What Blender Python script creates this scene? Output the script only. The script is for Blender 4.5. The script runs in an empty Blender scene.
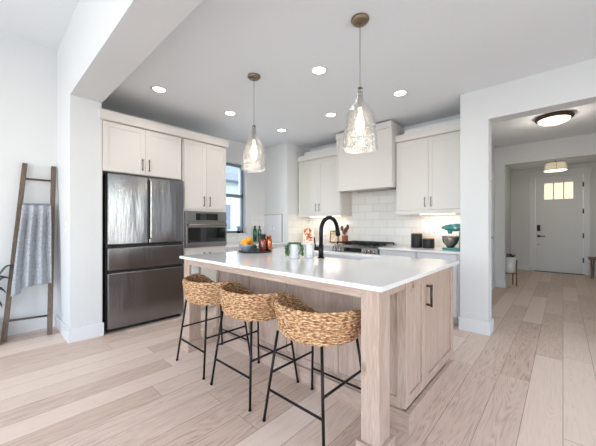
import bpy, bmesh, math, random
from mathutils import Vector, Matrix
PI = math.pi
sc = bpy.context.scene
C = sc.collection
random.seed(7)

# ------------------------------------------------------------------ camera
H = 1.21
YAW = math.atan2(265, 289.4)
cam_d = bpy.data.cameras.new('camera'); cam = bpy.data.objects.new('camera', cam_d); C.objects.link(cam)
cam.location = (0, 0, H); cam.rotation_euler = (PI/2, 0, YAW)
cam_d.sensor_width = 36; cam_d.lens = 36*289.4/596; cam_d.shift_y = 2/596; cam_d.clip_start = 0.05
sc.camera = cam

# ------------------------------------------------------------------ world, view, daylight
sc.view_settings.view_transform = 'Standard'; sc.view_settings.look = 'None'
sc.view_settings.gamma = 1; sc.view_settings.use_curve_mapping = False
sc.view_settings.exposure = -0.93
w = bpy.data.worlds.new('sky'); sc.world = w; w.use_nodes = True
wn = w.node_tree.nodes; wl = w.node_tree.links
sky = wn.new('ShaderNodeTexSky'); sky.sky_type = 'NISHITA'; sky.sun_elevation = math.radians(50); sky.sun_rotation = math.radians(120); sky.sun_disc = False
wl.new(sky.outputs[0], wn['Background'].inputs[0]); wn['Background'].inputs[1].default_value = 1.3

def area(name, loc, rot, sx, sy, power, col=(1, 1, 1), spread=None):
    l = bpy.data.lights.new(name, 'AREA'); l.shape = 'RECTANGLE'; l.size = sx; l.size_y = sy; l.energy = power; l.color = col
    if spread: l.spread = spread
    o = bpy.data.objects.new(name, l); C.objects.link(o); o.location = loc; o.rotation_euler = rot
    return o
DAY = (0.90, 0.955, 1.0)
# daylight through the windows of the living room behind the camera
for k, y in enumerate((-2.2, 0.2, 2.75)):
    area('window_daylight', (3.26, y, 1.4), (0, PI/2, 0), 2.0, 1.1, 34, DAY)
for k, x in enumerate((-2.9, -0.9, 1.1)):
    area('window_daylight', (x, -3.55, 1.75), (PI/2, 0, 0), 1.3, 2.3, 104, DAY)
area('window_daylight', (-4.62, 2.93, 1.68), (0, -PI/2, 0), 1.15, 0.72, 14, (0.85, 0.93, 1.0))

# ------------------------------------------------------------------ colours and materials
def lin(h):
    if isinstance(h, (tuple, list)): v = [c/255 for c in h]
    else: v = [int(h[i:i+2], 16)/255 for i in (0, 2, 4)]
    return tuple((c/12.92 if c <= 0.04045 else ((c+0.055)/1.055)**2.4) for c in v) + (1,)
def mat(name, col, rough=0.5, metal=0.0, coat=0.0, spec=None, bump=None, vary=None, emit=None, aniso=None):
    m = bpy.data.materials.new(name); m.use_nodes = True
    nt = m.node_tree; b = nt.nodes['Principled BSDF']
    b.inputs['Base Color'].default_value = lin(col); b.inputs['Roughness'].default_value = rough; b.inputs['Metallic'].default_value = metal
    b.inputs['Coat Weight'].default_value = coat
    if spec is not None: b.inputs['Specular IOR Level'].default_value = spec
    if aniso: b.inputs['Anisotropic'].default_value = aniso
    if emit:
        b.inputs['Emission Color'].default_value = lin(emit[0]); b.inputs['Emission Strength'].default_value = emit[1]
    if bump or vary:
        tc = nt.nodes.new('ShaderNodeTexCoord'); mp = nt.nodes.new('ShaderNodeMapping'); n = nt.nodes.new('ShaderNodeTexNoise')
        nt.links.new(tc.outputs['Object'], mp.inputs[0]); nt.links.new(mp.outputs[0], n.inputs['Vector'])
        sc_, st = (bump[0], bump[1]) if bump else (vary[0], 0)
        n.inputs['Scale'].default_value = sc_; n.inputs['Detail'].default_value = 4
        if bump and len(bump) > 2: mp.inputs['Scale'].default_value = bump[2]
        if bump:
            bp = nt.nodes.new('ShaderNodeBump'); bp.inputs['Strength'].default_value = st; bp.inputs['Distance'].default_value = 0.01
            nt.links.new(n.outputs['Fac'], bp.inputs['Height']); nt.links.new(bp.outputs[0], b.inputs['Normal'])
        if vary:
            mx = nt.nodes.new('ShaderNodeMix'); mx.data_type = 'RGBA'
            mx.inputs[6].default_value = lin(col); mx.inputs[7].default_value = lin(vary[1])
            if not bump: n.inputs['Scale'].default_value = vary[0]
            rp = nt.nodes.new('ShaderNodeMapRange'); rp.inputs[1].default_value = 0.35; rp.inputs[2].default_value = 0.65
            nt.links.new(n.outputs['Fac'], rp.inputs[0]); nt.links.new(rp.outputs[0], mx.inputs[0]); nt.links.new(mx.outputs[2], b.inputs['Base Color'])
    return m
def wood(name, c1, c2, axis='z', scale=1.0, rough=0.5, knots=None):
    """grain running along the given axis"""
    m = bpy.data.materials.new(name); m.use_nodes = True; nt = m.node_tree; b = nt.nodes['Principled BSDF']
    tc = nt.nodes.new('ShaderNodeTexCoord'); mp = nt.nodes.new('ShaderNodeMapping')
    s = {'x': (0.8, 9, 9), 'y': (9, 0.8, 9), 'z': (9, 9, 0.8)}[axis]
    mp.inputs['Scale'].default_value = tuple(v*scale for v in s)
    nt.links.new(tc.outputs['Object'], mp.inputs[0])
    n = nt.nodes.new('ShaderNodeTexNoise'); n.inputs['Scale'].default_value = 2.5; n.inputs['Detail'].default_value = 6; n.inputs['Distortion'].default_value = 0.8
    nt.links.new(mp.outputs[0], n.inputs['Vector'])
    n2 = nt.nodes.new('ShaderNodeTexNoise'); n2.inputs['Scale'].default_value = 14; n2.inputs['Detail'].default_value = 3
    nt.links.new(mp.outputs[0], n2.inputs['Vector'])
    ad = nt.nodes.new('ShaderNodeMath'); ad.operation = 'MULTIPLY_ADD'; ad.inputs[1].default_value = 1.3
    nt.links.new(n2.outputs['Fac'], ad.inputs[0]); nt.links.new(n.outputs['Fac'], ad.inputs[2])
    rp = nt.nodes.new('ShaderNodeMapRange'); rp.inputs[1].default_value = 0.45; rp.inputs[2].default_value = 1.3
    nt.links.new(ad.outputs[0], rp.inputs[0])
    mx = nt.nodes.new('ShaderNodeMix'); mx.data_type = 'RGBA'; mx.inputs[6].default_value = lin(c1); mx.inputs[7].default_value = lin(c2)
    nt.links.new(rp.outputs[0], mx.inputs[0])
    last = mx.outputs[2]
    if knots:
        v = nt.nodes.new('ShaderNodeTexVoronoi'); v.inputs['Scale'].default_value = knots[0]
        mp2 = nt.nodes.new('ShaderNodeMapping'); mp2.inputs['Scale'].default_value = {'x': (.5, 1, 1), 'y': (1, .5, 1), 'z': (1, 1, .5)}[axis]
        nt.links.new(tc.outputs['Object'], mp2.inputs[0]); nt.links.new(mp2.outputs[0], v.inputs['Vector'])
        r2 = nt.nodes.new('ShaderNodeMapRange'); r2.inputs[1].default_value = 0.04; r2.inputs[2].default_value = 0.12; r2.inputs[3].default_value = 0.85; r2.inputs[4].default_value = 0
        nt.links.new(v.outputs['Distance'], r2.inputs[0])
        m2 = nt.nodes.new('ShaderNodeMix'); m2.data_type = 'RGBA'; m2.inputs[7].default_value = lin(knots[1])
        nt.links.new(r2.outputs[0], m2.inputs[0]); nt.links.new(last, m2.inputs[6]); last = m2.outputs[2]
    nt.links.new(last, b.inputs['Base Color']); b.inputs['Roughness'].default_value = rough
    bp = nt.nodes.new('ShaderNodeBump'); bp.inputs['Strength'].default_value = 0.12; bp.inputs['Distance'].default_value = 0.004
    nt.links.new(n2.outputs['Fac'], bp.inputs['Height']); nt.links.new(bp.outputs[0], b.inputs['Normal'])
    return m
def floor_mat():
    m = bpy.data.materials.new('oak_floor'); m.use_nodes = True; nt = m.node_tree; b = nt.nodes['Principled BSDF']; L = nt.links.new
    tc = nt.nodes.new('ShaderNodeTexCoord'); sp = nt.nodes.new('ShaderNodeSeparateXYZ'); cb = nt.nodes.new('ShaderNodeCombineXYZ')
    L(tc.outputs['Object'], sp.inputs[0]); L(sp.outputs['Y'], cb.inputs['X']); L(sp.outputs['X'], cb.inputs['Y'])
    def brick(c1, c2, mort, bias=0.0, msize=0.0016):
        br = nt.nodes.new('ShaderNodeTexBrick'); br.offset = 0.37; br.offset_frequency = 2; br.squash = 0.78; br.squash_frequency = 3
        br.inputs['Scale'].default_value = 1; br.inputs['Brick Width'].default_value = 1.75; br.inputs['Row Height'].default_value = 0.19
        br.inputs['Mortar Size'].default_value = msize; br.inputs['Mortar Smooth'].default_value = 0.1; br.inputs['Bias'].default_value = bias
        br.inputs['Color1'].default_value = c1; br.inputs['Color2'].default_value = c2; br.inputs['Mortar'].default_value = mort
        L(cb.outputs[0], br.inputs['Vector']); return br
    base = brick(lin('e9d5c7'), lin('d2baa9'), lin('937c6c'))
    rnd = brick((0, 0, 0, 1), (1, 1, 1, 1), (0, 0, 0, 1))
    # shift the grain per plank
    sc1 = nt.nodes.new('ShaderNodeVectorMath'); sc1.operation = 'MULTIPLY_ADD'; sc1.inputs[1].default_value = (37, 11, 5)
    mpg = nt.nodes.new('ShaderNodeMapping'); mpg.inputs['Scale'].default_value = (0.55, 7.5, 1)
    L(cb.outputs[0], mpg.inputs[0]); L(rnd.outputs['Color'], sc1.inputs[0]); L(mpg.outputs[0], sc1.inputs[2])
    wv = nt.nodes.new('ShaderNodeTexNoise'); wv.inputs['Scale'].default_value = 1.3; wv.inputs['Detail'].default_value = 1.5; wv.inputs['Distortion'].default_value = 0.3
    L(sc1.outputs[0], wv.inputs['Vector'])
    # contour lines of the noise = cathedral grain
    mul = nt.nodes.new('ShaderNodeMath'); mul.operation = 'MULTIPLY'; mul.inputs[1].default_value = 24; L(wv.outputs['Fac'], mul.inputs[0])
    fr = nt.nodes.new('ShaderNodeMath'); fr.operation = 'PINGPONG'; fr.inputs[1].default_value = 0.5; L(mul.outputs[0], fr.inputs[0])
    rg = nt.nodes.new('ShaderNodeMapRange'); rg.inputs[1].default_value = 0.0; rg.inputs[2].default_value = 0.42; rg.inputs[3].default_value = 1; rg.inputs[4].default_value = 0; L(fr.outputs[0], rg.inputs[0])
    fine = nt.nodes.new('ShaderNodeTexNoise'); fine.inputs['Scale'].default_value = 9; fine.inputs['Detail'].default_value = 5
    L(sc1.outputs[0], fine.inputs['Vector'])
    fm = nt.nodes.new('ShaderNodeMapRange'); fm.inputs[1].default_value = 0.35; fm.inputs[2].default_value = 0.7; L(fine.outputs['Fac'], fm.inputs[0])
    gm = nt.nodes.new('ShaderNodeMath'); gm.operation = 'MULTIPLY'; L(rg.outputs[0], gm.inputs[0]); L(fm.outputs[0], gm.inputs[1])
    g2 = nt.nodes.new('ShaderNodeMath'); g2.operation = 'MULTIPLY'; g2.inputs[1].default_value = 0.85; pw = nt.nodes.new('ShaderNodeMath'); pw.operation = 'POWER'; pw.inputs[1].default_value = 1.6; L(rnd.outputs['Color'], pw.inputs[0]); gq = nt.nodes.new('ShaderNodeMath'); gq.operation = 'MULTIPLY_ADD'; gq.inputs[1].default_value = .85; gq.inputs[2].default_value = .22; L(pw.outputs[0], gq.inputs[0]); L(gm.outputs[0], g2.inputs[0])
    mx = nt.nodes.new('ShaderNodeMix'); mx.data_type = 'RGBA'; mx.blend_type = 'MIX'; mx.inputs[7].default_value = lin('94796a')
    g3 = nt.nodes.new('ShaderNodeMath'); g3.operation = 'MULTIPLY'; L(g2.outputs[0], g3.inputs[0]); L(gq.outputs[0], g3.inputs[1]); L(g3.outputs[0], mx.inputs[0]); L(base.outputs['Color'], mx.inputs[6])
    # large tonal drift and knots
    v = nt.nodes.new('ShaderNodeTexVoronoi'); v.inputs['Scale'].default_value = 1.15
    mk = nt.nodes.new('ShaderNodeMapping'); mk.inputs['Scale'].default_value = (0.6, 1.3, 1); L(cb.outputs[0], mk.inputs[0]); L(mk.outputs[0], v.inputs['Vector'])
    kr = nt.nodes.new('ShaderNodeMapRange'); kr.inputs[1].default_value = 0.016; kr.inputs[2].default_value = 0.05; kr.inputs[3].default_value = 0.8; kr.inputs[4].default_value = 0; L(v.outputs['Distance'], kr.inputs[0])
    m2 = nt.nodes.new('ShaderNodeMix'); m2.data_type = 'RGBA'; m2.inputs[7].default_value = lin('55443a'); L(kr.outputs[0], m2.inputs[0]); L(mx.outputs[2], m2.inputs[6])
    L(m2.outputs[2], b.inputs['Base Color'])
    b.inputs['Roughness'].default_value = 0.42; b.inputs['Specular IOR Level'].default_value = 0.35
    bp = nt.nodes.new('ShaderNodeBump'); bp.inputs['Strength'].default_value = 0.25; bp.inputs['Distance'].default_value = 0.002
    iv = nt.nodes.new('ShaderNodeMath'); iv.operation = 'SUBTRACT'; iv.inputs[0].default_value = 1; L(base.outputs['Fac'], iv.inputs[1])
    L(iv.outputs[0], bp.inputs['Height']); L(bp.outputs[0], b.inputs['Normal'])
    return m
def tile_mat(name, swap, col='ecebe8', grout='bfb8b0'):
    m = bpy.data.materials.new(name); m.use_nodes = True; nt = m.node_tree; b = nt.nodes['Principled BSDF']; L = nt.links.new
    tc = nt.nodes.new('ShaderNodeTexCoord'); sp = nt.nodes.new('ShaderNodeSeparateXYZ'); cb = nt.nodes.new('ShaderNodeCombineXYZ')
    L(tc.outputs['Object'], sp.inputs[0]); L(sp.outputs[swap], cb.inputs['X']); L(sp.outputs['Z'], cb.inputs['Y'])
    br = nt.nodes.new('ShaderNodeTexBrick'); br.offset = 0.5
    br.inputs['Scale'].default_value = 1; br.inputs['Brick Width'].default_value = 0.26; br.inputs['Row Height'].default_value = 0.13
    br.inputs['Mortar Size'].default_value = 0.0022; br.inputs['Mortar Smooth'].default_value = 0.3
    br.inputs['Color1'].default_value = lin(col); br.inputs['Color2'].default_value = lin('e4e1dd'); br.inputs['Mortar'].default_value = lin(grout)
    L(cb.outputs[0], br.inputs['Vector']); L(br.outputs['Color'], b.inputs['Base Color']); b.inputs['Roughness'].default_value = 0.18
    iv = nt.nodes.new('ShaderNodeMath'); iv.operation = 'SUBTRACT'; iv.inputs[0].default_value = 1; L(br.outputs['Fac'], iv.inputs[1])
    n = nt.nodes.new('ShaderNodeTexNoise'); n.inputs['Scale'].default_value = 9; L(tc.outputs['Object'], n.inputs['Vector'])
    ad = nt.nodes.new('ShaderNodeMath'); ad.operation = 'MULTIPLY_ADD'; ad.inputs[1].default_value = 0.6; L(n.outputs['Fac'], ad.inputs[0]); L(iv.outputs[0], ad.inputs[2])
    bp = nt.nodes.new('ShaderNodeBump'); bp.inputs['Strength'].default_value = 0.35; bp.inputs['Distance'].default_value = 0.003
    L(ad.outputs[0], bp.inputs['Height']); L(bp.outputs[0], b.inputs['Normal'])
    return m
def glass_mat(name, tint=(1, 1, 1, 1), refl=0.12, bump=0, scale=40, rough=0.02, opac=0.0, spark=0.0):
    m = bpy.data.materials.new(name); m.use_nodes = True; nt = m.node_tree; nt.nodes.remove(nt.nodes['Principled BSDF']); L = nt.links.new
    out = nt.nodes['Material Output']; tr = nt.nodes.new('ShaderNodeBsdfTransparent'); gl = nt.nodes.new('ShaderNodeBsdfGlossy')
    tr.inputs[0].default_value = tint; gl.inputs['Roughness'].default_value = rough
    lw = nt.nodes.new('ShaderNodeLayerWeight'); lw.inputs[0].default_value = 0.25
    mr = nt.nodes.new('ShaderNodeMath'); mr.operation = 'MULTIPLY_ADD'; mr.inputs[1].default_value = 0.8; mr.inputs[2].default_value = refl; mr.use_clamp = True
    L(lw.outputs['Fresnel'], mr.inputs[0])
    fac = mr.outputs[0]
    if bump:
        tc = nt.nodes.new('ShaderNodeTexCoord'); v = nt.nodes.new('ShaderNodeTexVoronoi'); v.inputs['Scale'].default_value = scale; v.feature = 'DISTANCE_TO_EDGE'
        mp = nt.nodes.new('ShaderNodeMapping'); mp.inputs['Scale'].default_value = (1, 1, 0.6); L(tc.outputs['Object'], mp.inputs[0]); L(mp.outputs[0], v.inputs['Vector'])
        bp = nt.nodes.new('ShaderNodeBump'); bp.inputs['Strength'].default_value = bump; bp.inputs['Distance'].default_value = 0.01
        L(v.outputs['Distance'], bp.inputs['Height']); L(bp.outputs[0], gl.inputs['Normal']); L(bp.outputs[0], lw.inputs['Normal'])
        if spark:
            r = nt.nodes.new('ShaderNodeMapRange'); r.inputs[1].default_value = 0.0; r.inputs[2].default_value = 0.12; r.inputs[3].default_value = spark; r.inputs[4].default_value = 0; L(v.outputs['Distance'], r.inputs[0])
            a2 = nt.nodes.new('ShaderNodeMath'); a2.operation = 'ADD'; a2.use_clamp = True; L(fac, a2.inputs[0]); L(r.outputs[0], a2.inputs[1]); fac = a2.outputs[0]
    ms = nt.nodes.new('ShaderNodeMixShader'); L(fac, ms.inputs[0]); L(tr.outputs[0], ms.inputs[1]); L(gl.outputs[0], ms.inputs[2])
    last = ms.outputs[0]
    if opac:
        df = nt.nodes.new('ShaderNodeBsdfTranslucent'); df.inputs[0].default_value = (.9, .9, .9, 1)
        d2 = nt.nodes.new('ShaderNodeBsdfDiffuse'); d2.inputs[0].default_value = (.9, .9, .9, 1)
        m0 = nt.nodes.new('ShaderNodeMixShader'); m0.inputs[0].default_value = 0.5; L(df.outputs[0], m0.inputs[1]); L(d2.outputs[0], m0.inputs[2])
        m3 = nt.nodes.new('ShaderNodeMixShader'); m3.inputs[0].default_value = opac; L(last, m3.inputs[1]); L(m0.outputs[0], m3.inputs[2]); last = m3.outputs[0]
    L(last, out.inputs[0]); return m

M = dict(
    wall=mat('wall_paint', 'dadcdd', 0.7, bump=(180, 0.05)),
    ceil=mat('ceiling_paint', 'e6eaed', 0.8, bump=(120, 0.06)),
    trim=mat('trim_paint', 'e2e4e6', 0.35),
    cab=mat('cabinet_paint', 'dbd7d3', 0.35),
    cabg=mat('base_cabinet_paint', 'd6d7db', 0.35),
    floor=floor_mat(),
    quartz=mat('white_quartz', 'f1f0ef', 0.12, vary=(3, 'ebeae9')),
    steel=mat('stainless_steel', '8b8c90', 0.2, 1.0, bump=(3.2, 0.9, (1.0, 1.5, 0.22))),
    steel2=mat('plain_steel', '949290', 0.25, 1.0),
    dsteel=mat('dark_grey_metal', '3a3a3c', 0.4, 0.6),
    black=mat('black_metal', '0b0b0c', 0.45, 0, spec=.3),
    gblack=mat('black_glass', '0a0a0b', 0.06, 0, 0.5),
    plastic=mat('black_plastic', '141415', 0.5),
    bronze=mat('dark_bronze', '5b4a42', 0.35, 0.9),
    abronze=mat('antique_brass', '8b7a66', 0.35, 0.9),
    nickel=mat('brushed_nickel', '8c8580', 0.3, 0.9),
    alder=wood('knotty_alder', 'd2c1b5', 'b29a8b', 'z', 1.0, 0.45, (4.5, '6a4836')),
    alderx=wood('knotty_alder_rail', 'd2c1b5', 'b29a8b', 'x', 1.0, 0.45),
    aldery=wood('knotty_alder_side_rail', 'd2c1b5', 'b29a8b', 'y', 1.0, 0.45),
    dwood=wood('weathered_wood', '8a7868', '5a4b41', 'z', 1.5, 0.6),
    dwoodx=wood('weathered_wood_rung', '6b594c', '3c322b', 'y', 1.5, 0.6),
    spoon=wood('utensil_wood', '8a4a2c', '5b2c1a', 'z', 2, 0.5),
    lwood=wood('light_wood', 'd3ae80', 'b98d5f', 'x', 2, 0.5),
    benchw=wood('bench_wood', '9d8a7b', '6e5c50', 'x', 1.5, 0.6),
    tiley=tile_mat('white_tile_range', 'X'), tilex=tile_mat('white_tile_side', 'Y'),
    white=mat('white_ceramic', 'd9dadb', 0.2), whitem=mat('white_plastic', 'ececec', 0.4),
    greyb=mat('blue_grey_glaze', '8f95a6', 0.2),
    leaf=mat('green_leaf', '4d7a3e', 0.45, vary=(20, '2f5a2b')),
    dleaf=mat('dark_leaf', '20352a', 0.4, vary=(8, '31503a')),
    orange=mat('orange_peel', 'f09a1c', 0.4, bump=(150, 0.3)), lemon=mat('lemon_peel', 'f7ac14', 0.4, bump=(150, 0.3)),
    copper=mat('copper', 'b06a4c', 0.22, 1.0), amber=mat('amber_glass', '7a2f1c', 0.1, 0, 0.5),
    teal=mat('teal_enamel', '3f8f8e', 0.2, 0, 0.5), terra=mat('terracotta', 'a55a3c', 0.6),
    dgreen=mat('dark_green_glass', '0f5a38', 0.08, 0, 0.5),
    pane=glass_mat('window_glass', (.96, .98, 1, 1), 0.03), shade=glass_mat('seeded_glass', (.97, .97, .96, 1), 0.06, 0.9, 70, 0.1, 0.04, 0.65),
    frame=mat('grey_window_frame', '868d93', 0.4), siding=mat('neighbour_siding', 'e8ecec', 0.8), roofm=mat('slate_blue_roof', 'a3a7ad', 0.8),
    soil=mat('soil', '2a211b', 0.9), trayc=mat('charcoal_tray', '23242a', 0.35), paper=mat('paper', 'e9e2d6', 0.7),
    cream=mat('cream_fabric', 'ece2c8', 0.8, emit=('ffeccb', .8)),
    can=mat('lit_lens', 'ffffff', 0.5, emit=('fff4e6', 14)), lens=mat('lit_opal_glass', 'ffffff', 0.3, emit=('fff3df', 4.5)),
    bulb=mat('warm_bulb', 'fff0d8', 0.3, emit=('ffd9a0', 10)), led=mat('led_strip', 'ffffff', 0.4, emit=('ffe9cc', 7)),
)

# ------------------------------------------------------------------ mesh helpers
class MB:
    def __init__(s): s.bm = bmesh.new()
    def _add(s, t, M_=None):
        if M_ is not None: t.transform(M_)
        me = bpy.data.meshes.new('t'); t.to_mesh(me); t.free(); s.bm.from_mesh(me); bpy.data.meshes.remove(me); return s
    def box(s, x0, x1, y0, y1, z0, z1, bev=0.0, M_=None):
        t = bmesh.new(); bmesh.ops.create_cube(t, size=1)
        for v in t.verts: v.co = ((x0+x1)/2+v.co.x*(x1-x0), (y0+y1)/2+v.co.y*(y1-y0), (z0+z1)/2+v.co.z*(z1-z0))
        if bev: bmesh.ops.bevel(t, geom=t.edges[:], offset=min(bev, .45*min(abs(x1-x0), abs(y1-y0), abs(z1-z0))), segments=2, affect='EDGES', profile=0.6)
        return s._add(t, M_)
    def cyl(s, p, q, r, r2=None, n=16, smooth=True):
        p, q = Vector(p), Vector(q); d = q-p
        t = bmesh.new(); bmesh.ops.create_cone(t, cap_ends=True, segments=n, radius1=r, radius2=r if r2 is None else r2, depth=d.length)
        for f in t.faces: f.smooth = smooth and len(f.verts) == 4
        rot = Vector((0, 0, 1)).rotation_difference(d.normalized()).to_matrix().to_4x4()
        return s._add(t, Matrix.Translation((p+q)/2) @ rot)
    def lathe(s, prof, c=(0, 0, 0), n=32, sx=1, sy=1, arc=2*PI):
        t = bmesh.new(); rows = []
        for r, z in prof:
            rows.append([t.verts.new((c[0]+r*sx*math.cos(2*PI*k/n), c[1]+r*sy*math.sin(2*PI*k/n), c[2]+z)) for k in range(n)])
        for a, b in zip(rows, rows[1:]):
            for k in range(n): t.faces.new((a[k], a[(k+1) % n], b[(k+1) % n], b[k])).smooth = True
        if prof[0][0] > 1e-4: t.faces.new(rows[0][::-1]) if prof[0][2:] == () and s.cap else None
        if prof[-1][0] > 1e-4 and s.cap: t.faces.new(rows[-1])
        bmesh.ops.remove_doubles(t, verts=t.verts[:], dist=1e-5)
        return s._add(t)
    cap = True
    def sphere(s, c, r, sx=1, sy=1, sz=1, M_=None, n=20):
        t = bmesh.new(); bmesh.ops.create_uvsphere(t, u_segments=n, v_segments=n//2+2, radius=r)
        for f in t.faces: f.smooth = True
        t.transform(Matrix.Translation(c) @ (M_ or Matrix()) @ Matrix.Diagonal((sx, sy, sz, 1)))
        return s._add(t)
    def tube(s, pts, r, n=10, r_end=None):
        pts = [Vector(p) for p in pts]; t = bmesh.new(); rows = []; up = None
        for i, p in enumerate(pts):
            d = (pts[min(i+1, len(pts)-1)]-pts[max(i-1, 0)]).normalized()
            if up is None: up = d.orthogonal().normalized()
            up = (up-d*up.dot(d)).normalized(); v = d.cross(up)
            rr = r if r_end is None else r+(r_end-r)*i/(len(pts)-1)
            rows.append([t.verts.new(p+(up*math.cos(2*PI*k/n)+v*math.sin(2*PI*k/n))*rr) for k in range(n)])
        for a, b in zip(rows, rows[1:]):
            for k in range(n): t.faces.new((a[k], a[(k+1) % n], b[(k+1) % n], b[k])).smooth = True
        t.faces.new(rows[0][::-1]); t.faces.new(rows[-1])
        return s._add(t)
    def poly(s, pts, y0, y1, axis='y'):
        """prism: pts in the plane normal to axis"""
        t = bmesh.new()
        def P(a, b, c): return {'y': (a, c, b), 'x': (c, a, b), 'z': (a, b, c)}[axis]
        A = [t.verts.new(P(a, b, y0)) for a, b in pts]; B = [t.verts.new(P(a, b, y1)) for a, b in pts]
        t.faces.new(A); t.faces.new(B[::-1])
        for k in range(len(pts)): t.faces.new((A[k], A[(k+1) % len(pts)], B[(k+1) % len(pts)], B[k]))
        bmesh.ops.recalc_face_normals(t, faces=t.faces[:]); return s._add(t)
    def grid(s, fn, nu, nv, closed_u=False, smooth=True):
        t = bmesh.new(); R = [[t.verts.new(fn(i/nu, j/nv)) for i in range(nu if closed_u else nu+1)] for j in range(nv+1)]
        for j in range(nv):
            for i in range(nu):
                i2 = (i+1) % nu if closed_u else i+1
                t.faces.new((R[j][i], R[j][i2], R[j+1][i2], R[j+1][i])).smooth = smooth
        return s._add(t)

OFF = {}
def empty(name, loc, label=None, cat=None, group=None):
    o = bpy.data.objects.new(name, None); C.objects.link(o); o.location = loc; o.empty_display_size = 0.1
    OFF[o.name] = Vector(loc); tag(o, label, cat, group); return o
def tag(o, label=None, cat=None, group=None, kind=None):
    if label: o['label'] = label
    if cat: o['category'] = cat
    if group: o['group'] = group
    if kind: o['kind'] = kind
    return o
def build(name, mb, m, parent=None, label=None, cat=None, group=None, kind=None, solid=None):
    me = bpy.data.meshes.new(name); bm = mb.bm
    bmesh.ops.recalc_face_normals(bm, faces=bm.faces[:]) if not getattr(mb, 'open', False) else None
    bm.to_mesh(me); bm.free()
    me.materials.append(M[m] if isinstance(m, str) else m)
    if parent is not None: off = OFF[parent.name]
    elif kind == 'structure': off = Vector((0, 0, 0))
    else:
        xs = [v.co for v in me.vertices]
        off = Vector(((min(v.x for v in xs)+max(v.x for v in xs))/2, (min(v.y for v in xs)+max(v.y for v in xs))/2, min(v.z for v in xs)))
    me.transform(Matrix.Translation(-off))
    o = bpy.data.objects.new(name, me); C.objects.link(o); o.parent = parent
    if parent is None: o.location = off
    OFF[o.name] = off
    if solid:
        md = o.modifiers.new('thickness', 'SOLIDIFY'); md.thickness = solid; md.offset = 0
    tag(o, label, cat, group, kind); return o
def struct(name, mb, m, parent=None): return build(name, mb, m, parent, kind='structure' if parent is None else None)
def part(name, m, parent, *boxes, bev=0.0, label=None):
    mb = MB()
    for b in boxes: mb.box(*b, bev)
    return build(name, mb, m, parent, label)
def copy_tree(o, loc=None, parent=None, rz=None):
    c = o.copy(); C.objects.link(c); c.parent = parent
    if loc is not None: c.location = loc
    if rz is not None: c.rotation_euler = (0, 0, rz)
    for ch in list(o.children): copy_tree(ch, None, c)
    return c

# shaker front: normal '+x' (plane at X, spans Y) or '-y' (plane at Y, spans X)
def shaker(mb, nrm, pl, a0, a1, z0, z1, th=0.02, rail=0.055, rec=0.006, g=0.0015):
    a0 += g; a1 -= g; z0 += g; z1 -= g
    def B(d0, d1, p0, p1, q0, q1, bev=0.001):
        if nrm == '+x': mb.box(pl-d1, pl-d0, p0, p1, q0, q1, bev)
        else: mb.box(p0, p1, pl+d0, pl+d1, q0, q1, bev)
    B(0, th, a0, a0+rail, z0, z1); B(0, th, a1-rail, a1, z0, z1)
    B(0, th, a0+rail, a1-rail, z0, z0+rail); B(0, th, a0+rail, a1-rail, z1-rail, z1)
    B(rec, th, a0+rail, a1-rail, z0+rail, z1-rail, 0)
    return mb
def bar_pull(nrm, pl, a, z0, z1, vertical=True, st=0.028, r=0.005, sq=0.0):
    mb = MB()
    def P(d, aa, z): return (pl+d, aa, z) if nrm == '+x' else (aa, pl-d, z)
    if vertical:
        mb.cyl(P(st, a, z0), P(st, a, z1), r, n=8)
        for z in (z0+.012, z1-.012): mb.cyl(P(0, a, z), P(st, a, z), r, n=8)
    else:
        mb.cyl(P(st, z0, a), P(st, z1, a), r, n=8)
        for z in (z0+.012, z1-.012): mb.cyl(P(0, z, a), P(st, z, a), r, n=8)
    return mb

# ================================================================== SETTING
CEIL = 2.72; LCEIL = 3.30; WX = -4.35
struct('floor', MB().box(-4.7, 3.4, -3.8, 10.1, -0.1, 0), 'floor')
struct('ceiling', MB().box(-4.5, 3.2, 0.89, 3.75, CEIL, CEIL+.12).box(-4.5, -0.76, 3.75, 4.55, CEIL, CEIL+.12), 'ceil')
struct('ceiling_living', MB().box(-4.6, 3.2, -3.5, 0.61, LCEIL, LCEIL+.12), 'ceil')
struct('ceiling_hall', MB().box(-.76, 1.5, 3.94, 4.55, CEIL, CEIL+.12).box(-1.2, 1.5, 4.55, 9.87, CEIL, CEIL+.12), 'ceil')
struct('wall_left', MB().box(-4.6, -4.475, -3.5, 0.61, 0, LCEIL), 'wall')
struct('wall_stub', MB().box(-4.6, -3.73, 0.61, 0.885, 0, 2.55), 'wall')
struct('trim_beam', MB().box(-4.6, 3.2, 0.61, 0.89, 2.55, LCEIL+.1), 'wall')
# window wall with its opening
wy0, wy1, wz0, wz1 = 2.56, 3.33, 1.06, 2.33
struct('wall_window', MB().box(-4.6, WX, 0.885, wy0, 0, CEIL).box(-4.6, WX, wy1, 3.766, 0, CEIL).box(-4.6, WX, wy0, wy1, 0, wz0).box(-4.6, WX, wy0, wy1, wz1, CEIL), 'wall')
struct('wall_corner', MB().box(-4.6, -3.72, 3.766, 4.55, 0, CEIL), 'wall')
struct('wall_range', MB().box(-3.72, -0.76, 4.40, 4.55, 0, CEIL), 'wall')
struct('wall_pillar', MB().box(-0.88, -0.604, 3.75, 3.94, 0, 2.373).box(-0.88, 3.2, 3.75, 3.94, 2.373, CEIL+.1).box(1.3, 3.2, 3.75, 3.94, 0, 2.373).box(-0.88, -0.76, 3.94, 4.4, 0, CEIL), 'wall')
dy0, dy1 = 5.66, 6.50
struct('wall_hall', MB().box(-1.15, -.99, 4.55, dy0, 0, CEIL).box(-1.15, -.99, dy1, 6.8, 0, CEIL).box(-1.15, -.99, dy0, dy1, 2.05, CEIL).box(-.99, -.76, 4.42, 4.55, 0, CEIL)
       .box(1.3, 1.45, 3.94, 9.87, 0, CEIL), 'wall')
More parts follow.
